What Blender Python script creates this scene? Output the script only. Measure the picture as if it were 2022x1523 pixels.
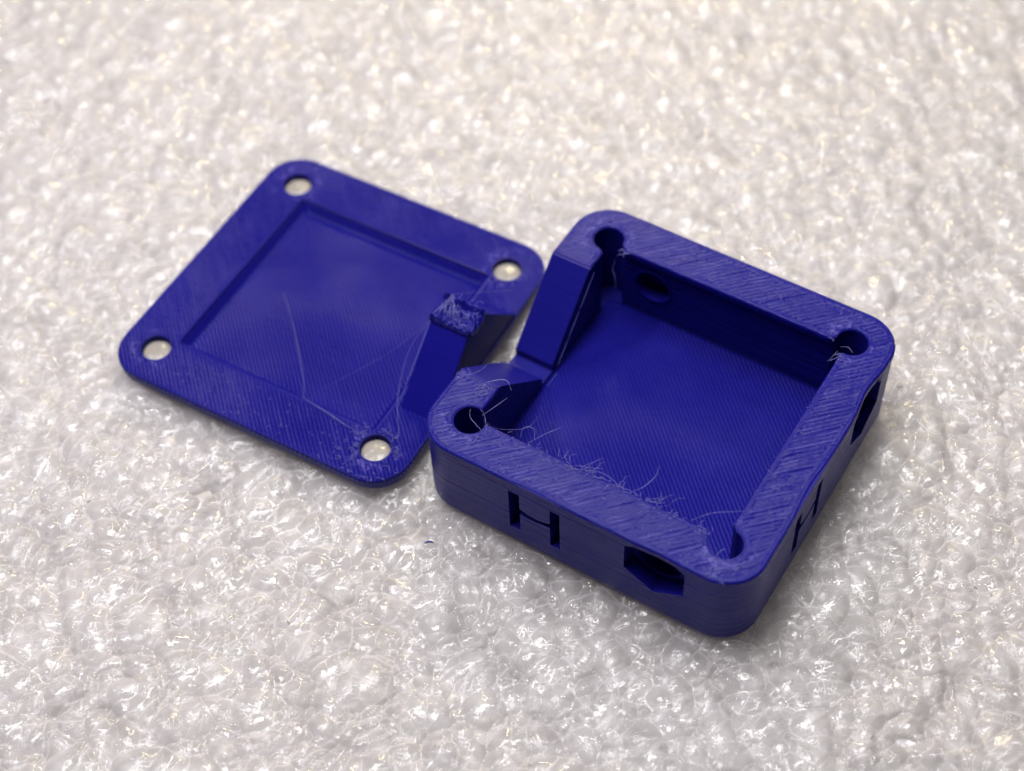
import bpy, bmesh, math, random
import numpy as np
from mathutils import Vector, Matrix

for o in list(bpy.data.objects): bpy.data.objects.remove(o)
C = bpy.context.scene
random.seed(7)
RNG = np.random.default_rng(11)

# ------------------------------------------------------------------ camera (1 unit = 1 cm)
CAM_H, PITCH, ROLL = 15.836, 0.9195, -0.0533
fw = Vector((0, math.cos(PITCH), -math.sin(PITCH)))
rt = Vector((1, 0, 0)); up = rt.cross(fw)
rt2 = rt*math.cos(ROLL) + up*math.sin(ROLL); up2 = rt2.cross(fw)
cam_d = bpy.data.cameras.new('camera'); cam = bpy.data.objects.new('camera', cam_d)
C.collection.objects.link(cam)
M = Matrix((rt2, up2, -fw)).transposed().to_4x4(); M.translation = Vector((0, 0, CAM_H))
cam.matrix_world = M
cam_d.sensor_width = 36; cam_d.lens = 3341.5/2022*36
cam_d.clip_start = 0.5; cam_d.clip_end = 500
cam_d.dof.use_dof = True
cam_d.dof.focus_distance = 18.15
cam_d.dof.aperture_fstop = cam_d.lens/1000/0.35
C.camera = cam

# ------------------------------------------------------------------ world and lamps
w = bpy.data.worlds.new('World'); C.world = w; w.use_nodes = True
bg = w.node_tree.nodes['Background']
bg.inputs[0].default_value = (0.93, 0.95, 1.0, 1); bg.inputs[1].default_value = 0.022

def area(name, loc, target, sx, sy, power, col):
    l = bpy.data.lights.new(name, 'AREA'); l.shape = 'RECTANGLE'; l.size = sx; l.size_y = sy
    l.energy = power; l.color = col
    o = bpy.data.objects.new(name, l); C.collection.objects.link(o)
    o.location = loc
    o.rotation_euler = (Vector(target)-Vector(loc)).to_track_quat('-Z', 'Y').to_euler()
    return o
area('ceiling_panel_lamp', (-3, 15.5, 41), (-1, 13, 0), 30, 10, 20600, (1.0, 0.985, 0.98))
area('added_lilac_glint_lamp', (-26, 24, 40), (-4, 12, 0), 3.4, 2.2, 5200, (0.84, 0.80, 1.0))  # added source: small glints and a lilac tint on the foam
area('added_white_glint_lamp', (26, 22, 38), (0, 12, 0), 2.6, 1.6, 1700, (1.0, 1.0, 1.0))  # second added source, gives the bubbles extra highlights
area('warm_room_lamp', (3, 36, 17), (1, 17, 0), 4.5, 2.2, 4300, (1.0, 0.84, 0.50))

C.view_settings.view_transform = 'Standard'; C.view_settings.look = 'None'
C.view_settings.exposure = 0.0; C.view_settings.gamma = 1
C.render.engine = 'CYCLES'

# ------------------------------------------------------------------ helpers
def tag(o, label=None, cat=None, group=None, kind=None):
    for k, v in (('label', label), ('category', cat), ('group', group), ('kind', kind)):
        if v: o[k] = v
    return o
def empty(name, loc, rz, label, cat):
    o = bpy.data.objects.new(name, None); C.collection.objects.link(o)
    o.empty_display_size = .3; o.location = loc; o.rotation_euler = (0, 0, rz)
    return tag(o, label, cat)
def link(name, me, mat, parent=None, smooth=False):
    o = bpy.data.objects.new(name, me); C.collection.objects.link(o)
    me.materials.clear(); me.materials.append(mat)
    if smooth: me.shade_smooth()
    if parent: o.parent = parent
    return o
def smoothstep(a, b, x):
    t = np.clip((x-a)/(b-a), 0, 1); return t*t*(3-2*t)
_tab = RNG.random((256, 256))
def vnoise(x, y):
    xi = np.floor(x).astype(int); yi = np.floor(y).astype(int)
    fx = x-xi; fy = y-yi; fx = fx*fx*(3-2*fx); fy = fy*fy*(3-2*fy)
    g = lambda a, b: _tab[a & 255, b & 255]
    return ((g(xi, yi)*(1-fx)+g(xi+1, yi)*fx)*(1-fy)+(g(xi, yi+1)*(1-fx)+g(xi+1, yi+1)*fx)*fy)*2-1
def fbm(x, y, n=3):
    s = 0; a = 1; t = 0
    for k in range(n): s = s+a*vnoise(x*2**k+17*k, y*2**k+31*k); t += a; a *= .5
    return s/t
def rbox(u, v, hx, hy, r):
    qx = np.abs(u)-hx+r; qy = np.abs(v)-hy+r
    return np.hypot(np.maximum(qx, 0), np.maximum(qy, 0))+np.minimum(np.maximum(qx, qy), 0)-r
def grid_mesh(name, co, shape, cellmask=None, skirts=None):
    ny, nx = shape
    idx = np.arange(ny*nx).reshape(ny, nx)
    q = np.stack([idx[:-1, :-1], idx[:-1, 1:], idx[1:, 1:], idx[1:, :-1]], -1)
    q = q[cellmask] if cellmask is not None else q.reshape(-1, 4)
    if skirts:
        e = np.concatenate([q[:, [0, 1]], q[:, [1, 2]], q[:, [2, 3]], q[:, [3, 0]]])
        key = e[:, 0].astype(np.int64)*(ny*nx)+e[:, 1]; rev = e[:, 1].astype(np.int64)*(ny*nx)+e[:, 0]
        be = e[~np.isin(key, rev)]
        bv = np.unique(be)
        cur = {int(a): int(a) for a in bv}
        for dz, out in skirts:
            base = len(co)
            nm = np.zeros(co.shape[0]+len(bv), int)
            prev = np.array([cur[int(a)] for a in bv])
            newco = co[prev].copy(); newco[:, 2] += dz
            co = np.vstack([co, newco])
            new = {int(a): base+i for i, a in enumerate(bv)}
            sq = np.array([[cur[int(b)], cur[int(a)], new[int(a)], new[int(b)]] for a, b in be])
            q = np.vstack([q, sq]); cur = new
    used = np.unique(q); remap = np.full(len(co), -1); remap[used] = np.arange(len(used))
    q = remap[q]; co2 = co[used]
    me = bpy.data.meshes.new(name)
    me.vertices.add(len(co2)); me.vertices.foreach_set('co', co2.astype(np.float32).ravel())
    me.loops.add(q.size); me.loops.foreach_set('vertex_index', q.astype(np.int32).ravel())
    me.polygons.add(len(q)); me.polygons.foreach_set('loop_start', np.arange(0, q.size, 4, dtype=np.int32))
    me.update(calc_edges=True); me.validate()
    return me, used
CREST = {}
def sheet(name, sdf, box, step, zfun, skirts):
    u = np.arange(box[0], box[1]+step, step); v = np.arange(box[2], box[3]+step, step)
    U, V = np.meshgrid(u, v); s = sdf(U, V)
    ins = s < step*.5
    cm = ins[:-1, :-1] & ins[:-1, 1:] & ins[1:, 1:] & ins[1:, :-1]
    near = (s > -step*1.0) & (s < step*.6)
    # vertices of kept cells that touch a dropped cell are snapped to the contour
    full = np.zeros(s.shape, int)
    for a, b in ((0, 0), (0, 1), (1, 0), (1, 1)):
        full[a:full.shape[0]-1+a, b:full.shape[1]-1+b] += cm
    bd = (full > 0) & (full < 4)
    U = U.copy(); V = V.copy()
    for _ in range(4):
        e = 1e-3; s0 = sdf(U, V)
        gx = (sdf(U+e, V)-sdf(U-e, V))/(2*e); gy = (sdf(U, V+e)-sdf(U, V-e))/(2*e)
        g2 = gx*gx+gy*gy+1e-6
        U = np.where(bd, U-np.clip(s0*gx/g2, -step, step), U); V = np.where(bd, V-np.clip(s0*gy/g2, -step, step), V)
    s1 = sdf(U, V)
    z = zfun(U, V, np.maximum(-s1, 0))
    co = np.stack([U.ravel(), V.ravel(), z.ravel()], 1)
    me, used = grid_mesh(name, co, U.shape, cm, skirts)
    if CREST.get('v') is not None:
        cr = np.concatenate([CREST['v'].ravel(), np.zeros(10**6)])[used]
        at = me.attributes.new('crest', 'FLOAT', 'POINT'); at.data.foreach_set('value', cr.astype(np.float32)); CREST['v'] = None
    return me

# ------------------------------------------------------------------ materials
def mat(name):
    m = bpy.data.materials.new(name); m.use_nodes = True
    return m, m.node_tree.nodes, m.node_tree.links, m.node_tree.nodes['Principled BSDF']
def math_node(N, L, op, a, b=None, c=None):
    n = N.new('ShaderNodeMath'); n.operation = op
    for i, x in enumerate((a, b, c)):
        if x is None: continue
        if isinstance(x, (int, float)): n.inputs[i].default_value = x
        else: L.new(x, n.inputs[i])
    return n.outputs[0]
BLUE_A = (0.0050, 0.0045, 0.155, 1); BLUE_B = (0.0085, 0.0075, 0.200, 1)
def pla(name, mode, rough=0.36, spec=.20):
    m, N, L, b = mat(name)
    tc = N.new('ShaderNodeTexCoord')
    n1 = N.new('ShaderNodeTexNoise'); n1.inputs['Scale'].default_value = 2.2; n1.inputs['Detail'].default_value = 5
    L.new(tc.outputs['Object'], n1.inputs['Vector'])
    mx = N.new('ShaderNodeMix'); mx.data_type = 'RGBA'
    mx.inputs['A'].default_value = BLUE_A; mx.inputs['B'].default_value = BLUE_B
    L.new(n1.outputs['Fac'], mx.inputs['Factor'])
    # thin scuffs left by the nozzle: paler plastic with a shape of their own
    mp = N.new('ShaderNodeMapping'); mp.inputs['Rotation'].default_value = (0, 0, math.radians(45 if mode == 'top' else -45))
    mp.inputs['Scale'].default_value = (3, 34, 3); L.new(tc.outputs['Object'], mp.inputs['Vector'])
    n2 = N.new('ShaderNodeTexNoise'); n2.inputs['Scale'].default_value = 1.6; n2.inputs['Detail'].default_value = 6
    n2.inputs['Roughness'].default_value = .65
    L.new(mp.outputs[0], n2.inputs['Vector'])
    r2 = N.new('ShaderNodeMapRange'); r2.inputs['From Min'].default_value = .58; r2.inputs['From Max'].default_value = .80
    r2.inputs['To Max'].default_value = .10
    L.new(n2.outputs['Fac'], r2.inputs['Value'])
    mx2 = N.new('ShaderNodeMix'); mx2.data_type = 'RGBA'; mx2.inputs['B'].default_value = (0.050, 0.046, 0.29, 1)
    L.new(mx.outputs['Result'], mx2.inputs['A']); L.new(r2.outputs[0], mx2.inputs['Factor'])
    ca = N.new('ShaderNodeAttribute'); ca.attribute_name = 'crest'  # ridge highlights put into the colour, plus pale marks round the holes
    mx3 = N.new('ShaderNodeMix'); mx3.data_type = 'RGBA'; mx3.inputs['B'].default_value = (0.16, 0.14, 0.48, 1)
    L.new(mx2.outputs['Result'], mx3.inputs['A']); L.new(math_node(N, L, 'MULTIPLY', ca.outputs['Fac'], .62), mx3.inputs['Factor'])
    L.new(mx3.outputs['Result'], b.inputs['Base Color'])
    rr = N.new('ShaderNodeMapRange'); rr.inputs['To Min'].default_value = rough-.08; rr.inputs['To Max'].default_value = rough+.14
    L.new(n2.outputs['Fac'], rr.inputs['Value']); L.new(rr.outputs[0], b.inputs['Roughness'])
    b.inputs['IOR'].default_value = 1.46
    b.inputs['Specular IOR Level'].default_value = spec
    b.inputs['Subsurface Weight'].default_value = .12
    b.inputs['Subsurface Radius'].default_value = (.04, .04, .16); b.inputs['Subsurface Scale'].default_value = .5
    sx = N.new('ShaderNodeSeparateXYZ'); L.new(tc.outputs['Object'], sx.inputs[0])
    h = None
    if mode == 'side':
        lay = N.new('ShaderNodeMapping'); lay.inputs['Scale'].default_value = (.30, .30, 30); L.new(tc.outputs['Object'], lay.inputs['Vector'])
        nn = N.new('ShaderNodeTexNoise'); nn.inputs['Scale'].default_value = 1.0; nn.inputs['Detail'].default_value = 1.5
        L.new(lay.outputs[0], nn.inputs['Vector'])
        n5 = N.new('ShaderNodeTexNoise'); n5.inputs['Scale'].default_value = 2.4; n5.inputs['Detail'].default_value = 3
        L.new(tc.outputs['Object'], n5.inputs['Vector'])
        h = math_node(N, L, 'ADD', math_node(N, L, 'MULTIPLY', n5.outputs['Fac'], .5), nn.outputs['Fac'])
        nx = N.new('ShaderNodeSeparateXYZ'); L.new(tc.outputs['Normal'], nx.inputs[0])
        ms = N.new('ShaderNodeMapRange'); ms.inputs['From Min'].default_value = .25; ms.inputs['From Max'].default_value = .6
        ms.inputs['To Min'].default_value = 1; ms.inputs['To Max'].default_value = .12
        L.new(math_node(N, L, 'ABSOLUTE', nx.outputs['Z']), ms.inputs['Value'])
        h = math_node(N, L, 'MULTIPLY', h, ms.outputs[0])
        dist = .024
    elif mode in ('floor', 'lid'):
        k = math.sqrt(.5)*2*math.pi/.0455
        wob = N.new('ShaderNodeTexNoise'); wob.inputs['Scale'].default_value = 1.6; L.new(tc.outputs['Object'], wob.inputs['Vector'])
        ph = math_node(N, L, 'ADD', math_node(N, L, 'MULTIPLY', math_node(N, L, 'ADD', sx.outputs['X'], sx.outputs['Y']), k),
                       math_node(N, L, 'MULTIPLY', wob.outputs['Fac'], 2.2))
        sw = math_node(N, L, 'ABSOLUTE', math_node(N, L, 'SINE', math_node(N, L, 'MULTIPLY', ph, .5)))
        # amplitude fades in patches, the way the first layers smear together
        pa = N.new('ShaderNodeTexNoise'); pa.inputs['Scale'].default_value = .75; pa.inputs['Detail'].default_value = 2
        L.new(tc.outputs['Object'], pa.inputs['Vector'])
        pr = N.new('ShaderNodeMapRange'); pr.inputs['From Min'].default_value = .35; pr.inputs['From Max'].default_value = .62
        pr.inputs['To Min'].default_value = .35; L.new(pa.outputs['Fac'], pr.inputs['Value'])
        h = math_node(N, L, 'MULTIPLY', sw, pr.outputs[0])
        h = math_node(N, L, 'ADD', h, math_node(N, L, 'MULTIPLY', n2.outputs['Fac'], .5))
        dist = .010
        if mode == 'lid': dist = .012
    else:
        fine = N.new('ShaderNodeTexNoise'); fine.inputs['Scale'].default_value = 26; fine.inputs['Detail'].default_value = 4
        L.new(tc.outputs['Object'], fine.inputs['Vector'])
        h = math_node(N, L, 'ADD', math_node(N, L, 'MULTIPLY', fine.outputs['Fac'], .5), math_node(N, L, 'MULTIPLY', n2.outputs['Fac'], .6))
        dist = .008 if mode == 'top' else .0025
    bp = N.new('ShaderNodeBump'); bp.inputs['Distance'].default_value = dist; bp.inputs['Strength'].default_value = 1.0
    L.new(h, bp.inputs['Height']); L.new(bp.outputs[0], b.inputs['Normal'])
    return m
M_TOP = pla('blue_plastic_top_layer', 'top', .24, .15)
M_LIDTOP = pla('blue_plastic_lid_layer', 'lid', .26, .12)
M_SIDE = pla('blue_plastic_layered_side', 'side', .34)
M_FLOOR = pla('blue_plastic_floor', 'floor', .27, .12)
M_TAB = pla('blue_plastic_plain', 'plain', .36, .04)
M_TIP = pla('blue_plastic_broken', 'plain', .30, .30)

def strand_mat():
    m, N, L, b = mat('thin_plastic_strand')
    b.inputs['Base Color'].default_value = (.24, .23, .56, 1); b.inputs['Roughness'].default_value = .25
    b.inputs['Alpha'].default_value = .6
    return m
M_STR = strand_mat()
m, N, L, b = mat('frayed_pale_plastic')
b.inputs['Base Color'].default_value = (.11, .11, .42, 1); b.inputs['Roughness'].default_value = .3
M_FRAY = m

# ------------------------------------------------------------------ foam sheet
def foam_base_mat():
    m, N, L, b = mat('white_foam_core')
    tc = N.new('ShaderNodeTexCoord')
    n = N.new('ShaderNodeTexNoise'); n.inputs['Scale'].default_value = 3; n.inputs['Detail'].default_value = 6
    L.new(tc.outputs['Object'], n.inputs['Vector'])
    mx = N.new('ShaderNodeMix'); mx.data_type = 'RGBA'
    mx.inputs['A'].default_value = (.595, .572, .562, 1); mx.inputs['B'].default_value = (.74, .71, .70, 1)
    r = N.new('ShaderNodeMapRange'); r.inputs['From Min'].default_value = .3; r.inputs['From Max'].default_value = .62
    L.new(n.outputs['Fac'], r.inputs['Value']); L.new(r.outputs[0], mx.inputs['Factor'])
    L.new(mx.outputs['Result'], b.inputs['Base Color']); b.inputs['Roughness'].default_value = .35
    return m
def film_mat(name, lo, hi):
    m, N, L, b = mat(name)
    out = N['Material Output']
    tc = N.new('ShaderNodeTexCoord')
    at = N.new('ShaderNodeAttribute'); at.attribute_name = 'crease'
    lw = N.new('ShaderNodeLayerWeight'); lw.inputs['Blend'].default_value = .35
    n = N.new('ShaderNodeTexNoise'); n.inputs['Scale'].default_value = 10; n.inputs['Detail'].default_value = 3
    n.inputs['Distortion'].default_value = .2
    L.new(tc.outputs['Object'], n.inputs['Vector'])
    nb = N.new('ShaderNodeTexNoise'); nb.inputs['Scale'].default_value = 30; nb.inputs['Detail'].default_value = 3
    nb.inputs['Distortion'].default_value = .5
    L.new(tc.outputs['Object'], nb.inputs['Vector'])
    nm = N.new('ShaderNodeTexNoise'); nm.inputs['Scale'].default_value = 3.2; nm.inputs['Detail'].default_value = 3
    L.new(tc.outputs['Object'], nm.inputs['Vector'])
    mr = N.new('ShaderNodeMapRange'); mr.inputs['From Min'].default_value = .46; mr.inputs['From Max'].default_value = .58
    L.new(nm.outputs['Fac'], mr.inputs['Value'])
    hh = math_node(N, L, 'ADD', math_node(N, L, 'MULTIPLY', n.outputs['Fac'], .55), math_node(N, L, 'MULTIPLY', math_node(N, L, 'MULTIPLY', nb.outputs['Fac'], mr.outputs[0]), .38))
    bp = N.new('ShaderNodeBump'); bp.inputs['Distance'].default_value = .030; bp.inputs['Strength'].default_value = 1
    L.new(hh, bp.inputs['Height'])
    L.new(bp.outputs[0], b.inputs['Normal'])
    b.inputs['Base Color'].default_value = (.785, .755, .755, 1)
    b.inputs['Roughness'].default_value = .32
    b.inputs['IOR'].default_value = 1.5
    tl = N.new('ShaderNodeBsdfTranslucent'); tl.inputs[0].default_value = (.79, .76, .76, 1)
    m1 = N.new('ShaderNodeMixShader'); m1.inputs[0].default_value = .30
    L.new(b.outputs[0], m1.inputs[1]); L.new(tl.outputs[0], m1.inputs[2])
    tr = N.new('ShaderNodeBsdfTransparent')
    gl = N.new('ShaderNodeBsdfGlossy'); gl.inputs['Roughness'].default_value = .06
    L.new(bp.outputs[0], gl.inputs['Normal'])
    fr = N.new('ShaderNodeFresnel'); fr.inputs['IOR'].default_value = 1.6; L.new(bp.outputs[0], fr.inputs['Normal'])
    m0 = N.new('ShaderNodeMixShader'); L.new(math_node(N, L, 'MULTIPLY', fr.outputs[0], .9), m0.inputs[0])
    L.new(tr.outputs[0], m0.inputs[1]); L.new(gl.outputs[0], m0.inputs[2])
    f = math_node(N, L, 'ADD', math_node(N, L, 'MULTIPLY', at.outputs['Fac'], hi), lo)
    f = math_node(N, L, 'ADD', f, math_node(N, L, 'MULTIPLY', lw.outputs['Facing'], .25))
    n3 = N.new('ShaderNodeTexNoise'); n3.inputs['Scale'].default_value = 2.6; n3.inputs['Detail'].default_value = 4
    L.new(tc.outputs['Object'], n3.inputs['Vector'])
    f = math_node(N, L, 'ADD', f, math_node(N, L, 'MULTIPLY', math_node(N, L, 'SUBTRACT', n3.outputs['Fac'], .5), .12))
    cl = N.new('ShaderNodeClamp'); L.new(f, cl.inputs[0])
    mx = N.new('ShaderNodeMixShader'); L.new(cl.outputs[0], mx.inputs[0])
    L.new(m0.outputs[0], mx.inputs[1]); L.new(m1.outputs[0], mx.inputs[2])
    L.new(mx.outputs[0], out.inputs['Surface'])
    return m
def bubble_sheet(name, step, cell, zbase, seed, material, parent):
    rg = np.random.default_rng(seed)
    x = np.arange(-9.0, 9.0, step)
    y = [6.2]
    while y[-1] < 21.5: y.append(y[-1]+step*(.8+.9*max(0, (y[-1]-10)/11)))
    y = np.array(y); X, Y = np.meshgrid(x, y)
    wx = .10*fbm(X*2.0, Y*2.0, 2); wy = .10*fbm(X*2.0+50, Y*2.0+9, 2)
    Xw = X+wx; Yw = Y+wy
    A = np.full(X.shape, -9.0); B = np.full(X.shape, -9.0)
    n = int(1.45*18*15.5/cell**2)
    px = rg.uniform(-9.1, 9.1, n); py = rg.uniform(6.1, 21.6, n)
    R = cell*np.clip(rg.lognormal(-.20, .40, n), .36, 2.0)
    for i in range(n):
        r = R[i]*1.25
        i0 = np.searchsorted(x, px[i]-r-.1); i1 = np.searchsorted(x, px[i]+r+.1)
        j0 = np.searchsorted(y, py[i]-r-.1); j1 = np.searchsorted(y, py[i]+r+.1)
        if i1 <= i0 or j1 <= j0: continue
        d2 = (Xw[j0:j1, i0:i1]-px[i])**2+(Yw[j0:j1, i0:i1]-py[i])**2
        hh = (R[i]**2*1.2-d2)/(R[i]*2.1)         # flattened dome (paraboloid)
        a = A[j0:j1, i0:i1]; bb = B[j0:j1, i0:i1]
        B[j0:j1, i0:i1] = np.where(hh > a, a, np.maximum(bb, hh)); A[j0:j1, i0:i1] = np.maximum(a, hh)
    A = np.maximum(A, -.12); B = np.maximum(B, -.14)
    crease = np.exp(-(A-B)/(.045*cell))
    Z = A*1.0+.006*crease
    Z += .03*fbm(X*.8, Y*.8)
    top = np.percentile(Z, 97); Z = zbase+Z-top
    # the sheet is pressed flat under and close to the two printed pieces
    for (cx, cy, th) in ((1.6512, 11.1459, -.5936), (-2.0991, 13.2519, -.5564)):
        c, s = math.cos(th), math.sin(th)
        U = c*(X-cx)+s*(Y-cy); V = -s*(X-cx)+c*(Y-cy)
        k = 1-smoothstep(0.02, .16, rbox(U, V, 1.98, 1.95, .45))
        Z = np.where(k > 0, np.minimum(Z, Z*(1-k)+k*np.minimum(Z, -.02)), Z)
    co = np.stack([X.ravel(), Y.ravel(), Z.ravel()], 1)
    me, used = grid_mesh(name, co, X.shape)
    at = me.attributes.new('crease', 'FLOAT', 'POINT'); at.data.foreach_set('value', crease.ravel()[used].astype(np.float32))
    o = link(name, me, material, parent, True); o['kind'] = 'stuff'
    return o
# slab core
xs = np.linspace(-30, 30, 240); ys = np.linspace(-8, 55, 240); X, Y = np.meshgrid(xs, ys)
Z = -.42+.03*fbm(X*1.1, Y*1.1)
me, _ = grid_mesh('foam_sheet', np.stack([X.ravel(), Y.ravel(), Z.ravel()], 1), X.shape)
foam = link('foam_sheet', me, foam_base_mat(), None, True)
tag(foam, 'white translucent packing foam sheet with bubbly cells under both blue pieces', 'foam sheet', None, 'structure')
bubble_sheet('lower_foam_bubbles', .032, .16, -.11, 5, film_mat('foam_film_lower', .42, .35), foam)
bubble_sheet('upper_foam_bubbles', .0165, .130, .025, 9, film_mat('foam_film_upper', .14, .40), foam)

# loose films and cell walls standing between the bubbles: small curved transparent flakes
def film_flakes(name, n, seed, parent):
    rg = np.random.default_rng(seed)
    m, N, L, b = mat('foam_film_flake'); out = N['Material Output']
    b.inputs['Base Color'].default_value = (.80, .77, .77, 1); b.inputs['Roughness'].default_value = .08
    tr = N.new('ShaderNodeBsdfTransparent'); fr = N.new('ShaderNodeFresnel'); fr.inputs['IOR'].default_value = 1.5
    mx = N.new('ShaderNodeMixShader'); L.new(math_node(N, L, 'ADD', math_node(N, L, 'MULTIPLY', fr.outputs[0], 1.2), .22), mx.inputs[0])
    L.new(tr.outputs[0], mx.inputs[1]); L.new(b.outputs[0], mx.inputs[2]); L.new(mx.outputs[0], out.inputs['Surface'])
    # denser towards the camera, where they can be told apart
    x = rg.uniform(-8.2, 8.2, n); y = 6.6+14*rg.random(n)**1.4
    K = 6; t = np.linspace(-1, 1, K)
    ln = rg.uniform(.015, .065, n); wd = rg.uniform(.004, .022, n); bend = rg.uniform(.2, 1.6, n)
    loc = np.zeros((n, K, 2, 3))
    for s_ in (0, 1):
        loc[:, :, s_, 0] = np.sin(t[None]*bend[:, None])/bend[:, None]*ln[:, None]
        loc[:, :, s_, 1] = (1-np.cos(t[None]*bend[:, None]))/bend[:, None]*ln[:, None]
        loc[:, :, s_, 2] = (s_*2-1)*wd[:, None]*(1-.75*t[None]**2)
    # random rotation by quaternions
    q = rg.normal(size=(n, 4)); q /= np.linalg.norm(q, axis=1)[:, None]
    w_, a, b_, c = q.T
    R = np.stack([np.stack([1-2*(b_*b_+c*c), 2*(a*b_-c*w_), 2*(a*c+b_*w_)], -1),
                  np.stack([2*(a*b_+c*w_), 1-2*(a*a+c*c), 2*(b_*c-a*w_)], -1),
                  np.stack([2*(a*c-b_*w_), 2*(b_*c+a*w_), 1-2*(a*a+b_*b_)], -1)], 1)
    P = np.einsum('nij,nksj->nksi', R, loc)
    z = rg.uniform(-.16, -.045, n)
    hid = np.zeros(n, bool)
    for (cx, cy, th) in ((1.6512, 11.1459, -.5936), (-2.0991, 13.2519, -.5564)):
        cc, ss = math.cos(th), math.sin(th)
        U = cc*(x-cx)+ss*(y-cy); V = -ss*(x-cx)+cc*(y-cy)
        k = rbox(U, V, 1.98, 1.95, .45); hid |= k < .04; z = np.where(k < .35, z-.06, z)
    P += np.stack([x, y, z], -1)[:, None, None]; P = P[~hid]; n = len(P)
    base = (np.arange(n)*K*2)[:, None]; k = np.arange(K-1)[None]*2
    F = np.stack([base+k, base+k+1, base+k+3, base+k+2], -1).reshape(-1, 4)
    me = bpy.data.meshes.new(name); V = P.reshape(-1, 3)
    me.vertices.add(len(V)); me.vertices.foreach_set('co', V.astype(np.float32).ravel())
    me.loops.add(F.size); me.loops.foreach_set('vertex_index', F.astype(np.int32).ravel())
    me.polygons.add(len(F)); me.polygons.foreach_set('loop_start', np.arange(0, F.size, 4, dtype=np.int32))
    me.update(calc_edges=True)
    o = link(name, me, m, parent, True); o['kind'] = 'stuff'
film_flakes('foam_film_flakes', 3000, 21, foam)

# ------------------------------------------------------------------ solid helpers
def prism(profile, axis, a, b):
    """closed polygon (p,q) swept along axis between a and b"""
    bm = bmesh.new()
    def P(p, q, t): return {'z': (p, q, t), 'y': (p, t, q), 'x': (t, p, q)}[axis]
    lo = [bm.verts.new(P(p, q, a)) for p, q in profile]; hi = [bm.verts.new(P(p, q, b)) for p, q in profile]
    n = len(profile)
    bm.faces.new(lo); bm.faces.new(hi[::-1])
    for i in range(n): bm.faces.new((lo[i], hi[i], hi[(i+1) % n], lo[(i+1) % n]))
    bmesh.ops.recalc_face_normals(bm, faces=bm.faces)
    me = bpy.data.meshes.new('cut'); bm.to_mesh(me); bm.free(); return me
def rrect(hx, hy, r, n=14):
    out = []
    for cx, cy, a0 in ((hx-r, hy-r, 0), (-hx+r, hy-r, 90), (-hx+r, -hy+r, 180), (hx-r, -hy+r, 270)):
        for k in range(n+1):
            a = math.radians(a0+90*k/n); out.append((cx+r*math.cos(a), cy+r*math.sin(a)))
    return out
def circle(cx, cy, r, n=36): return [(cx+r*math.cos(2*math.pi*k/n+.03), cy+r*math.sin(2*math.pi*k/n+.03)) for k in range(n)]
def stack(rings):
    bm = bmesh.new(); prev = None
    for prof, z in rings:
        vs = [bm.verts.new((p, q, z)) for p, q in prof]
        if prev is None: bm.faces.new(vs[::-1])
        else:
            n = len(vs)
            for i in range(n): bm.faces.new((prev[i], prev[(i+1) % n], vs[(i+1) % n], vs[i]))
        prev = vs
    bm.faces.new(prev); bmesh.ops.recalc_face_normals(bm, faces=bm.faces)
    me = bpy.data.meshes.new('solid'); bm.to_mesh(me); bm.free(); return me
def boolean(me, cutters, bevel=0):
    o = bpy.data.objects.new('tmp', me); C.collection.objects.link(o); tmp = []
    for c in cutters:
        co = bpy.data.objects.new('tmpc', c); C.collection.objects.link(co); tmp.append(co)
        md = o.modifiers.new('b', 'BOOLEAN'); md.operation = 'DIFFERENCE'; md.solver = 'EXACT'; md.object = co
    dg = bpy.context.evaluated_depsgraph_get(); dg.update()
    res = bpy.data.meshes.new_from_object(o.evaluated_get(dg))
    for t in tmp+[o]: bpy.data.objects.remove(t)
    return res
def shade_auto(me, ang=35):
    me.shade_smooth()
    try: me.set_sharp_from_angle(angle=math.radians(ang))
    except Exception: pass
def tube(name, curves, r, material, parent, sides=5, taper=True):
    """several round threads joined into one mesh"""
    vs = []; fs = []
    for pts in curves:
        pts = [Vector(p) for p in pts]
        if len(pts) < 2: continue
        base = len(vs); n = len(pts)
        for i, p in enumerate(pts):
            t = (pts[min(i+1, n-1)]-pts[max(i-1, 0)])
            if t.length < 1e-6: t = Vector((1, 0, 0))
            t.normalize(); a = t.orthogonal().normalized(); bb = t.cross(a)
            rr = r*(.35+.65*math.sin(math.pi*min(1, max(.12, (i+.6)/n)))) if taper else r
            for k in range(sides):
                an = 2*math.pi*k/sides; vs.append(p+(a*math.cos(an)+bb*math.sin(an))*rr)
        for i in range(n-1):
            for k in range(sides):
                k2 = (k+1) % sides
                fs.append((base+i*sides+k, base+i*sides+k2, base+(i+1)*sides+k2, base+(i+1)*sides+k))
    me = bpy.data.meshes.new(name); me.from_pydata(vs, [], fs); me.update()
    return link(name, me, material, parent, True)
def spline(P, n=18, jitter=0):
    """Catmull-Rom through the control points"""
    P = [Vector(p) for p in P]; P = [P[0]*2-P[1]]+P+[P[-1]*2-P[-2]]; out = []
    for i in range(1, len(P)-2):
        for k in range(n):
            t = k/n; a, b, c, d = P[i-1], P[i], P[i+1], P[i+2]
            out.append(.5*((2*b)+(c-a)*t+(2*a-5*b+4*c-d)*t*t+(3*b-a-3*c+d)*t**3)+Vector([random.gauss(0, jitter) for _ in range(3)]))
    out.append(P[-2]); return out
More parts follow.
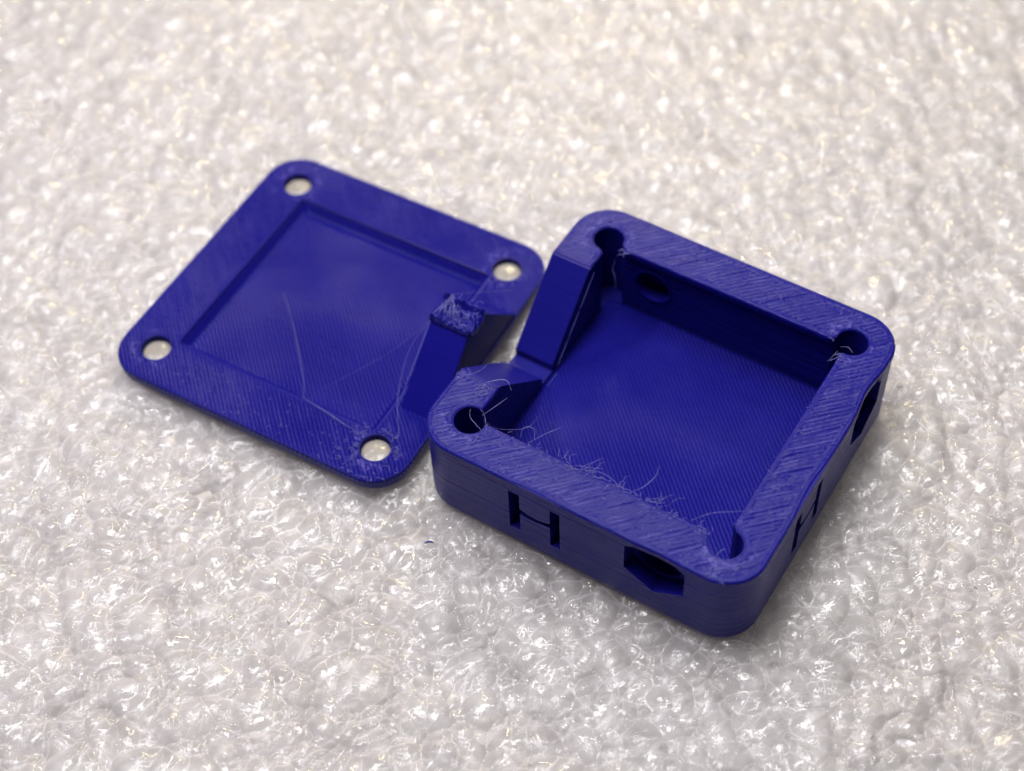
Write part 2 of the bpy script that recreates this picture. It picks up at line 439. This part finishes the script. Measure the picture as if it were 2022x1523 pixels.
def scribble(c, rad, n, z, zr=.03, ln=9, st=.02):
    out = []; n = max(1, int(n*.55)); st *= .8
    for _ in range(n):
        a = random.uniform(0, 6.28); q = rad*math.sqrt(random.random())
        p = Vector((c[0]+q*math.cos(a), c[1]+q*math.sin(a), z+random.random()*zr*.5)); d = random.uniform(0, 6.28)
        pts = [p.copy()]
        for k in range(random.randint(4, ln)):
            d += random.gauss(0, .75)
            p = p+Vector((st*math.cos(d), st*math.sin(d), random.gauss(0, .004)))
            p.z = min(max(p.z, z), z+zr)
            if math.hypot(abs(p.x)-1.545, abs(p.y)-1.515) < .185 or max(abs(p.x)-2.0, abs(p.y)-1.965) > 0: break
            pts.append(p.copy())
        out.append(pts)
    return out

# ------------------------------------------------------------------ blue box base
HX, HY, BH = 2.0, 1.972, 1.164
box = empty('plastic_case', (1.6512, 11.1459, 0), -.5936,
            'deep open blue 3D printed plastic box with notched left wall and nut-shaped side sockets', 'plastic box')
hol = [(sx*1.540, sy*1.510) for sx in (-1, 1) for sy in (-1, 1)]
solid = stack([(rrect(HX-.05, HY-.05, .40), 0), (rrect(HX-.015, HY-.015, .435), .018), (rrect(HX-.004, HY-.004, .446), .05),
               (rrect(HX, HY, .45), .07), (rrect(HX, HY, .45), BH-.012)])
cut = [prism(rrect(1.5, 1.475, .035, 4), 'z', .16, 3)]
cut += [prism(circle(x, y, .182), 'z', .10, 3) for x, y in hol]
NECK = {(-1, -1): .05, (1, -1): .150, (1, 1): .115, (-1, 1): .135}
def neck_poly(sx, sy, wd):
    d = (sx*math.sqrt(.5), sy*math.sqrt(.5)); n = (-d[1], d[0]); o = (sx*1.545, sy*1.515); i = (sx*1.30, sy*1.27)
    q = [(o[0]+n[0]*wd, o[1]+n[1]*wd), (o[0]-n[0]*wd, o[1]-n[1]*wd), (i[0]-n[0]*wd, i[1]-n[1]*wd), (i[0]+n[0]*wd, i[1]+n[1]*wd)]
    return q
for (sx, sy), wd in NECK.items(): cut.append(prism(neck_poly(sx, sy, wd), 'z', .175, 3))
cut.append(prism([(-.97, BH), (-.97, 3), (1.0, 3), (1.0, BH), (.13, .315), (.13, .215), (-.10, .215), (-.10, .315)], 'x', -2.5, -1.43))
vv = np.linspace(.2, 1.45, 26)
cut.append(prism([(2.5, .2)]+[(1.996-.050*math.exp(-((v-.98)/.26)**2), v) for v in vv]+[(2.5, 1.45)], 'z', BH-.10, 3))
vv = np.linspace(.5, 1.5, 26)
cut.append(prism([(.5, -2.5)]+[(v, -1.968+.015*math.exp(-((v-1.03)/.17)**2)) for v in vv]+[(1.5, -2.5)], 'z', BH-.08, 3))
hexp = lambda cu, cz, R: [(cu+R*math.sin(math.radians(60*k)), cz+R*math.cos(math.radians(60*k))) for k in range(6)]
cut.append(prism(hexp(.97, .80, .405), 'y', -2.4, -1.79)); cut.append(prism(circle(.95, .80, .285), 'y', -1.9, -1.60))
cut.append(prism(hexp(.97, .80, .405), 'x', 2.4, 1.82)); cut.append(prism(circle(.97, .80, .285), 'x', 1.9, 1.62))
cut.append(prism(hexp(-.92, .74, .36), 'y', 2.4, 1.79)); cut.append(prism(circle(-.92, .70, .22), 'y', 1.66, 1.3))
def arch(c, s):
    top = [(c-.19+.38*k/8, .71-.055*math.sin(math.pi*k/8)) for k in range(9)]
    bot = [(c+.19, .625), (c, .60), (c-.19, .60)]
    return [(s*p, z) for p, z in top+bot]
for ax, sg, at0, deep in (('y', -1, -2.2, -1.62), ('x', 1, 2.2, 1.66)):
    for a, b_ in ((-.785, -.65), (-.275, -.155)):
        cut.append(prism([(a, .29), (b_, .29), (b_, .965), (a, .965)], ax, at0, deep))
    cut.append(prism(arch(-.46, 1), ax, at0, (-1.86 if ax == 'y' else 1.89)))
shell_me = boolean(solid, cut); shade_auto(shell_me)
shell = link('shell', shell_me, M_SIDE, box)
ring = [(-.92+.235*math.cos(t), 1.472, .70+.235*math.sin(t)) for t in np.linspace(0, 2*math.pi, 40)]
tube('hole_lip', [ring], .016, M_TAB, box, 6, False)
# printed floor, slightly above the solid's own floor
fl = sheet('cavity_floor', lambda u, v: rbox(u, v, 1.492, 1.467, .03), (-1.55, 1.55, -1.5, 1.5), .03,
           lambda u, v, d: .166+.004*fbm(u*1.5, v*1.5), [(-.02, 0)])
link('cavity_floor', fl, M_FLOOR, box, True)

NOTCH0, NOTCH1 = -.975, 1.005
def rim_sdf(u, v):
    # top layer outline: printed layers bow inwards over the sockets
    bowf = .014*np.exp(-((u-1.03)/.17)**2)*(v < -1) + .016*np.exp(-((u+.46)/.3)**2)*(v < -1)
    bowr = .045*np.exp(-((v-.98)/.26)**2)*(u > 1) + .03*np.exp(-((v+.46)/.3)**2)*(u > 1)
    s = rbox(u+bowr, v-bowf, HX+.008, HY+.008, .455)+.003*vnoise(u*6, v*6)
    cav = rbox(u, v-.0, 1.492, 1.46-.025*(v > 0), .02)+.004*vnoise(u*9+40, v*9)
    s = np.maximum(s, -cav)
    for x, y in hol: s = np.maximum(s, .178-np.hypot(u-x, v-y))
    for (sx, sy), wd in NECK.items():
        al = ((u*sx-1.30)+(v*sy-1.27))*math.sqrt(.5); ac = np.abs((u*sx-1.54)-(v*sy-1.51))*math.sqrt(.5)
        s = np.maximum(s, -np.maximum(np.maximum(ac-(wd-.004), al-.346), -al))
    nt = np.maximum(np.maximum(u+1.3, NOTCH0-v), v-NOTCH1)
    return np.maximum(s, -nt)
def infill(U, V, d, sgn, z0, pitch=.046, amp=.0075, mess=1.0, holes=()):
    w = (U-sgn*V)*math.sqrt(.5); al = (U+sgn*V)*math.sqrt(.5)
    ph = w/pitch+mess*(.40*fbm(al*1.1+9, w*1.5)+.16*vnoise(al*2.6, w*9))
    ridge = np.abs(np.sin(np.pi*ph))**.7
    pair = .5+.5*np.sin(np.pi*ph*.5+2.3*vnoise(al*1.7, w*1.5))
    brk = 1-mess*(1-smoothstep(-.45, .4, vnoise(al*2.6+5, w*19)+.4*vnoise(al*1.1, w*4)))
    h = ridge*(.45+.55*brk)+.55*pair*brk
    band = smoothstep(.055, .085, d+.016*vnoise(al*5, w*9))
    per = np.abs(np.sin(np.pi*d/.042))**.6*.55+.45
    z = z0+amp*(h*band+per*(1-band)*1.1)+.0025*fbm(U*7, V*7)+.0018*vnoise(U*45, V*45)
    lump = 0
    for k, (x, y) in enumerate(holes):
        q = np.hypot(U-x, V-y); an = np.arctan2(V-y, U-x)
        lump = lump+np.exp(-((q-.26)/.075)**2)*smoothstep(.10, .50, fbm(U*13+k*7, V*13+3)+.55*vnoise(an*1.2+k*5.3, q*0+k))
    lump = np.clip(lump, 0, 1)*smoothstep(0, .02, d)
    h = h*(1-.6*lump)+lump*(1.3+1.5*vnoise(U*38, V*38))
    CREST['v'] = lump*np.clip(.30+.9*vnoise(U*44+9, V*44), 0, 1)+smoothstep(.93, 1.0, ridge)*smoothstep(-.15, .6, vnoise(al*4.1+2, w*23)+.5*fbm(U*3+7, V*3))*band*mess  # whitened lumps at the holes; thin painted highlights along the ridge tops
    return z-.018*(1-smoothstep(0, .022, d))
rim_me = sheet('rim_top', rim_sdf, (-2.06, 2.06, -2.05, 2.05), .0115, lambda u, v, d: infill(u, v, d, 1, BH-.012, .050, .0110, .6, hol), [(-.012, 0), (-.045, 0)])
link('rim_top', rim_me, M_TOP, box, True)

def bl(u, v, z): return (u, v, z)
# hairs left by the printer on the box
Z1 = BH+.006
def hair(parent, pts, r=.0042, n=10, j=0, mt=None): return tube('plastic_hair', [spline(pts, n, j)], r*.72, mt or M_STR, parent)
hair(box, [(-1.93, -1.03, Z1), (-1.84, -1.03, Z1+.05), (-1.72, -.96, Z1+.15), (-1.66, -.93, Z1+.27), (-1.68, -.93, Z1+.35)], .006)
hair(box, [(-1.71, -1.20, Z1), (-1.66, -1.1, Z1+.05), (-1.55, -.99, Z1+.09), (-1.44, -.92, Z1+.08), (-1.34, -.98, Z1+.04)], .007, j=.002)
hair(box, [(-1.53, -1.33, Z1), (-1.42, -1.40, Z1), (-1.33, -1.52, Z1), (-1.3, -1.6, Z1)], .0045, j=.003)
hair(box, [(-1.62, -1.38, Z1-.03), (-1.55, -1.49, Z1), (-1.42, -1.55, Z1+.01), (-1.33, -1.60, Z1)], .0045, j=.003)
hair(box, [(-1.47, -1.38, Z1-.04), (-1.40, -1.15, Z1-.05), (-1.35, -1.05, Z1-.02)], .005)
hair(box, [(-1.41, -1.44, Z1), (-1.3, -1.35, Z1-.2), (-1.1, -1.1, Z1-.35), (-1.06, -.9, Z1-.35)], .003)
hair(box, [(-.83, -1.45, Z1), (-.72, -1.3, Z1+.05), (-.62, -1.12, Z1+.03)], .004)
hair(box, [(-.95, -1.44, Z1), (-.96, -1.34, Z1+.05), (-.86, -1.30, Z1+.04), (-.80, -1.40, Z1)], .004)
hair(box, [(-.2, -1.45, Z1), (-.1, -1.36, Z1+.05), (-.04, -1.25, Z1+.04)], .004)
hair(box, [(.42, -1.44, Z1), (.5, -1.36, Z1+.04), (.56, -1.22, Z1+.1), (.55, -1.12, Z1+.16)], .006)
hair(box, [(-.3, -1.53, Z1), (0, -1.42, Z1+.02), (.2, -1.44, Z1+.02), (.3, -1.5, Z1)], .0035)
hair(box, [(1.1, -1.46, Z1), (1.25, -1.25, Z1-.02), (1.52, -1.08, Z1)], .004)
hair(box, [(1.40, -1.62, .75), (1.46, -1.45, .85), (1.5, -1.4, .87)], .006)
hair(box, [(1.42, -1.66, .72), (1.52, -1.58, .75), (1.62, -1.5, .8)], .006)
hair(box, [(1.45, 1.4, Z1-.03), (1.52, 1.46, Z1-.06), (1.6, 1.4, Z1-.04)], .004)
hair(box, [(1.40, 1.2, Z1-.1), (1.44, 1.28, Z1-.04), (1.45, 1.33, Z1-.02)], .004)
hair(box, [(-1.35, 1.35, .55), (-1.38, 1.38, .7), (-1.42, 1.4, .8), (-1.40, 1.42, .95)], .012, mt=M_FRAY)
fr = []
for c, rad, n in (((-1.37, -1.60), .09, 22), ((-1.58, -1.72), .13, 16), ((-1.90, -1.05), .06, 18), ((-1.62, -1.14), .08, 20),
                  ((1.28, -1.47), .08, 15), ((1.62, -1.86), .13, 24), ((1.75, -1.72), .07, 8), ((1.5, 1.27), .05, 14), ((1.68, 1.62), .06, 12),
                  ((1.3, 1.5), .07, 10), ((-1.72, 1.72), .12, 12), ((-1.28, 1.42), .06, 14), ((-1.55, 1.2), .1, 8)):
    fr += scribble(c, rad, n, BH-.004, .022)
# little zits along the inner and outer edges of the front rim
for k in range(46):
    u = random.uniform(-1.2, 1.25); fr += scribble((u, -1.47+random.gauss(0, .012)), .012, 1, BH-.002, .018, 6, .014)
for k in range(60):
    u = random.uniform(-1.8, 1.8); fr += scribble((u, random.uniform(-1.93, -1.5)), .012, 1, BH-.004, .01, 5, .010)
for k in range(30):
    v = random.uniform(-1.3, 1.2); fr += scribble((random.uniform(1.52, 1.95), v), .012, 1, BH-.004, .01, 5, .010)
tube('frayed_bits', fr, .0038, M_FRAY, box, 4)['kind'] = 'stuff'
fz = []
for k in range(26):
    u = random.uniform(-.5, 1.0)
    p = Vector((u, -1.46, Z1)); d = random.uniform(0, 6.28); q = [p.copy()]
    for _ in range(random.randint(5, 12)):
        d += random.gauss(0, .5); p = p+Vector((.022*math.cos(d), .022*math.sin(d)*.7+.004, random.gauss(.002, .008))); q.append(p.copy())
    fz.append(q)
tube('curly_fuzz', fz, .0028, M_STR, box, 4)['kind'] = 'stuff'
# pale nozzle marks along the slope edges and the lower hexagon edges
ed = []
for lo_, hi_ in ((.02, .40), (.42, .70), (.71, .99)):
    ed.append([(-1.432+random.gauss(0, .0012), 1.0-.87*t, BH+(.33-BH)*t+.003) for t in np.linspace(lo_, hi_, 22)])
for k in range(15):
    v = .12-.22*k/15; ed.append([(-1.432, v, .22), (-1.436, v-.012, .222)])
for k in range(16):
    u = 1.0+.32*k/16; z = .80-.405+.2*k/16*1.0; ed.append([(u, -1.976, z), (u+.005, -1.985, z+.012)])
    u = .95-.32*k/16; ed.append([(u, -1.974, z), (u-.002, -1.978, z+.006)])
tube('edge_burrs', ed, .0034, M_FRAY, box, 4)['kind'] = 'stuff'

# ------------------------------------------------------------------ blue lid
LT = .20
lid = empty('plastic_cover', (-2.0991, 13.2519, 0), -.5564,
            'flat square blue 3D printed plastic lid with four corner holes and upright tab', 'box lid')
LH = [(sx*1.548, sy*1.518) for sx in (-1, 1) for sy in (-1, 1)]
def rec_sdf(u, v):
    s = rbox(u-.03, v, 1.39, 1.34, .06)
    for x, y in LH: s = np.maximum(s, .27-np.hypot(u-x, v-y))
    return s
solid = stack([(rrect(HX-.04, 1.93, .41), 0), (rrect(HX-.01, 1.96, .44), .02), (rrect(HX, 1.97, .45), .05), (rrect(HX, 1.97, .45), LT-.012)])
prof = []
rp = rrect(1.38, 1.33, .04, 4)
cut = [prism([(p+.03, q) for p, q in rp], 'z', .045, 1)]
lid_me = boolean(solid, cut+[prism(circle(x, y, .183), 'z', -1, 1) for x, y in LH]); shade_auto(lid_me)
panel = link('panel', lid_me, M_SIDE, lid)
pf = sheet('recessed_panel', lambda u, v: rec_sdf(u, v)-.004, (-1.5, 1.5, -1.5, 1.5), .014,
           lambda u, v, d: .062+.003*fbm(u*1.5, v*1.5)+(LT-.030-.062)*(1-smoothstep(-.02, .13, d)), [(-.004, 0)])
link('recessed_panel', pf, M_FLOOR, lid, True)
def lrim(u, v):
    s = rbox(u, v, HX+.007, 1.977, .455)+.003*vnoise(u*5+3, v*5)
    s = np.maximum(s, -(rec_sdf(u, v)+.003*vnoise(u*14, v*14)))
    for x, y in LH: s = np.maximum(s, .181-np.hypot(u-x, v-y)+.004*vnoise(u*13, v*13))
    return s
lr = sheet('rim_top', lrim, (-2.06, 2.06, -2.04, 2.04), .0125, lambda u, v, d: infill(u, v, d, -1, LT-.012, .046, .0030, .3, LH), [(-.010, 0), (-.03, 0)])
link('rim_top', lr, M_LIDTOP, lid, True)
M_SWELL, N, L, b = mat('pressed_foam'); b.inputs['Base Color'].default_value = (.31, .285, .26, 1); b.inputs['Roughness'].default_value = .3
# the soft foam swells up into the four lid holes
for x, y in LH:
    c_, s_ = math.cos(-.5564), math.sin(-.5564)
    gx, gy = -2.0991+c_*x-s_*y, 13.2519+s_*x+c_*y
    g_ = np.linspace(-.2, .2, 26); GX, GY = np.meshgrid(g_, g_); rr_ = np.hypot(GX, GY)
    gz = .145-.9*np.maximum(rr_-.16, 0)-1.2*rr_**2+.012*fbm(GX*14+x*3, GY*14+y*5)
    me, _ = grid_mesh('foam_swell', np.stack([(GX+gx).ravel(), (GY+gy).ravel(), gz.ravel()], 1), GX.shape,
                      (rr_ < .178)[:-1, :-1] & (rr_ < .178)[1:, 1:])
    link('foam_swell', me, M_SWELL, foam, True)
# upright wedge tab
TZ = .93
tp = [(-.97, .12), (-.13, TZ-.02), (-.10, TZ), (.24, TZ), (.27, TZ-.02), (1.0, .12)]
tab_me = prism(tp, 'x', 1.5, 1.995)
bm = bmesh.new(); bm.from_mesh(tab_me); bmesh.ops.bevel(bm, geom=list(bm.edges), offset=.008, segments=2, affect='EDGES'); bm.to_mesh(tab_me); bm.free()
shade_auto(tab_me)
tab = link('tab', tab_me, M_TAB, lid)
def tip_sdf(u, v): return rbox(u-1.748, v-.075, .272, .205, .03)+.006*vnoise(u*11, v*11)
def tip_z(u, v, d):
    near = np.exp(-((v+.095)/.032)**2)*.06*(.9+.25*vnoise(u*7, v*2))
    far = np.exp(-((v-.235)/.032)**2)*.085*(.9+.25*vnoise(u*7+8, v*2))
    r = .045*np.abs(vnoise(u*16+v*9, v*7))+.02*vnoise(u*34, v*30)
    left = .03*np.exp(-((u-1.52)/.05)**2)
    return TZ+.01+near+far+r*.9+left-.03*(1-smoothstep(0, .03, d))
tipm = sheet('broken_tip', tip_sdf, (1.4, 2.08, -.18, .33), .008, tip_z, [(-.02, 0), (-.05, 0)])
link('broken_tip', tipm, M_TIP, tab, True)
fr = []
for c, rad, n in (((1.68, .06), .11, 12), ((1.80, .10), .11, 8), ((1.6, .22), .06, 8), ((1.72, -.09), .14, 6), ((1.9, -.06), .07, 10), ((1.95, .22), .05, 8), ((1.8, .25), .12, 12)):
    fr += scribble(c, rad, n, TZ+.05, .06, 10, .018)
for k in range(9):
    a = (1.58+.02*random.random(), .24, TZ+.13); b_ = (1.56+.035*k, -.05+.05*random.random(), TZ+.07)
    fr.append(spline([a, ((a[0]+b_[0])/2+random.gauss(0, .02), .1, TZ+.10), b_], 6, .003))
tube('frayed_bits', fr, .0038, M_FRAY, tab, 4)['kind'] = 'stuff'
fr = []
for c, rad, n in (((1.30, -1.40), .09, 26), ((1.36, -1.58), .07, 18), ((1.66, -1.32), .06, 18), ((1.77, -1.45), .05, 16), ((1.55, -1.29), .05, 8),
                  ((1.90, -1.7), .1, 8), ((1.38, -1.7), .04, 8), ((-1.72, -1.68), .1, 10), ((-1.45, 1.62), .2, 9), ((1.45, 1.32), .08, 12), ((1.75, 1.42), .1, 14), ((1.8, 1.7), .1, 8)):
    fr += scribble(c, rad, n, LT-.004, .018)
for k in range(70):
    u = random.uniform(-1.2, 1.8); fr += scribble((u, random.uniform(-1.93, -1.4)), .012, 1, LT-.004, .008, 5, .010)
for k in range(25):
    a = random.uniform(3.6, 5.6); q = .45; fr += scribble((1.55+q*math.cos(a)*.95, -1.52+q*math.sin(a)*.95), .012, 1, LT-.002, .01, 6, .012)
tube('frayed_bits', fr, .0038, M_FRAY, lid, 4)['kind'] = 'stuff'
T = (1.60, .25, TZ+.14)
hair(lid, [T, (1.53, .0, TZ+.09), (1.49, -.1, TZ+.06)], .005)
hair(lid, [T, (1.9, .9, .62), (1.85, 1.25, .28)], .0035)
hair(lid, [T, (1.56, .1, TZ+.05), (1.55, -.02, TZ+.08)], .004)
hair(lid, [(1.49, -.11, TZ), (1.35, -.4, .6), (1.45, -.85, .32), (1.70, -1.25, .22)], .004)
hair(lid, [(1.49, -.10, TZ), (1.49, -.5, .60), (1.48, -.93, .2)], .006)
hair(lid, [(1.49, -.11, TZ), (1.1, -.5, .5), (.5, -1.1, .13)], .0025)
hair(lid, [(-.72, -.05, .12), (-.3, -.45, .16), (.25, -1.05, .2), (.45, -1.33, .21)], .004)
hair(lid, [(.42, -1.32, .21), (.8, -1.38, .22), (1.25, -1.45, .22)], .006, j=.002)

# ------------------------------------------------------------------ blue fleck on the foam
def ground(px, py):
    d = fw+rt2*((px-1011)/3341.5)-up2*((py-761.5)/3341.5); t = -CAM_H/d.z
    return Vector((0, 0, CAM_H))+d*t
g = ground(848, 1074)
fk = tube('plastic_fleck', [spline([g+Vector((-.055, 0, .02)), g+Vector((0, .006, .035)), g+Vector((.05, .0, .02))], 5)], .010, M_TAB, None, 6)
tag(fk, 'tiny blue plastic fleck lying on the foam in front of the gap between the pieces', 'plastic fleck')
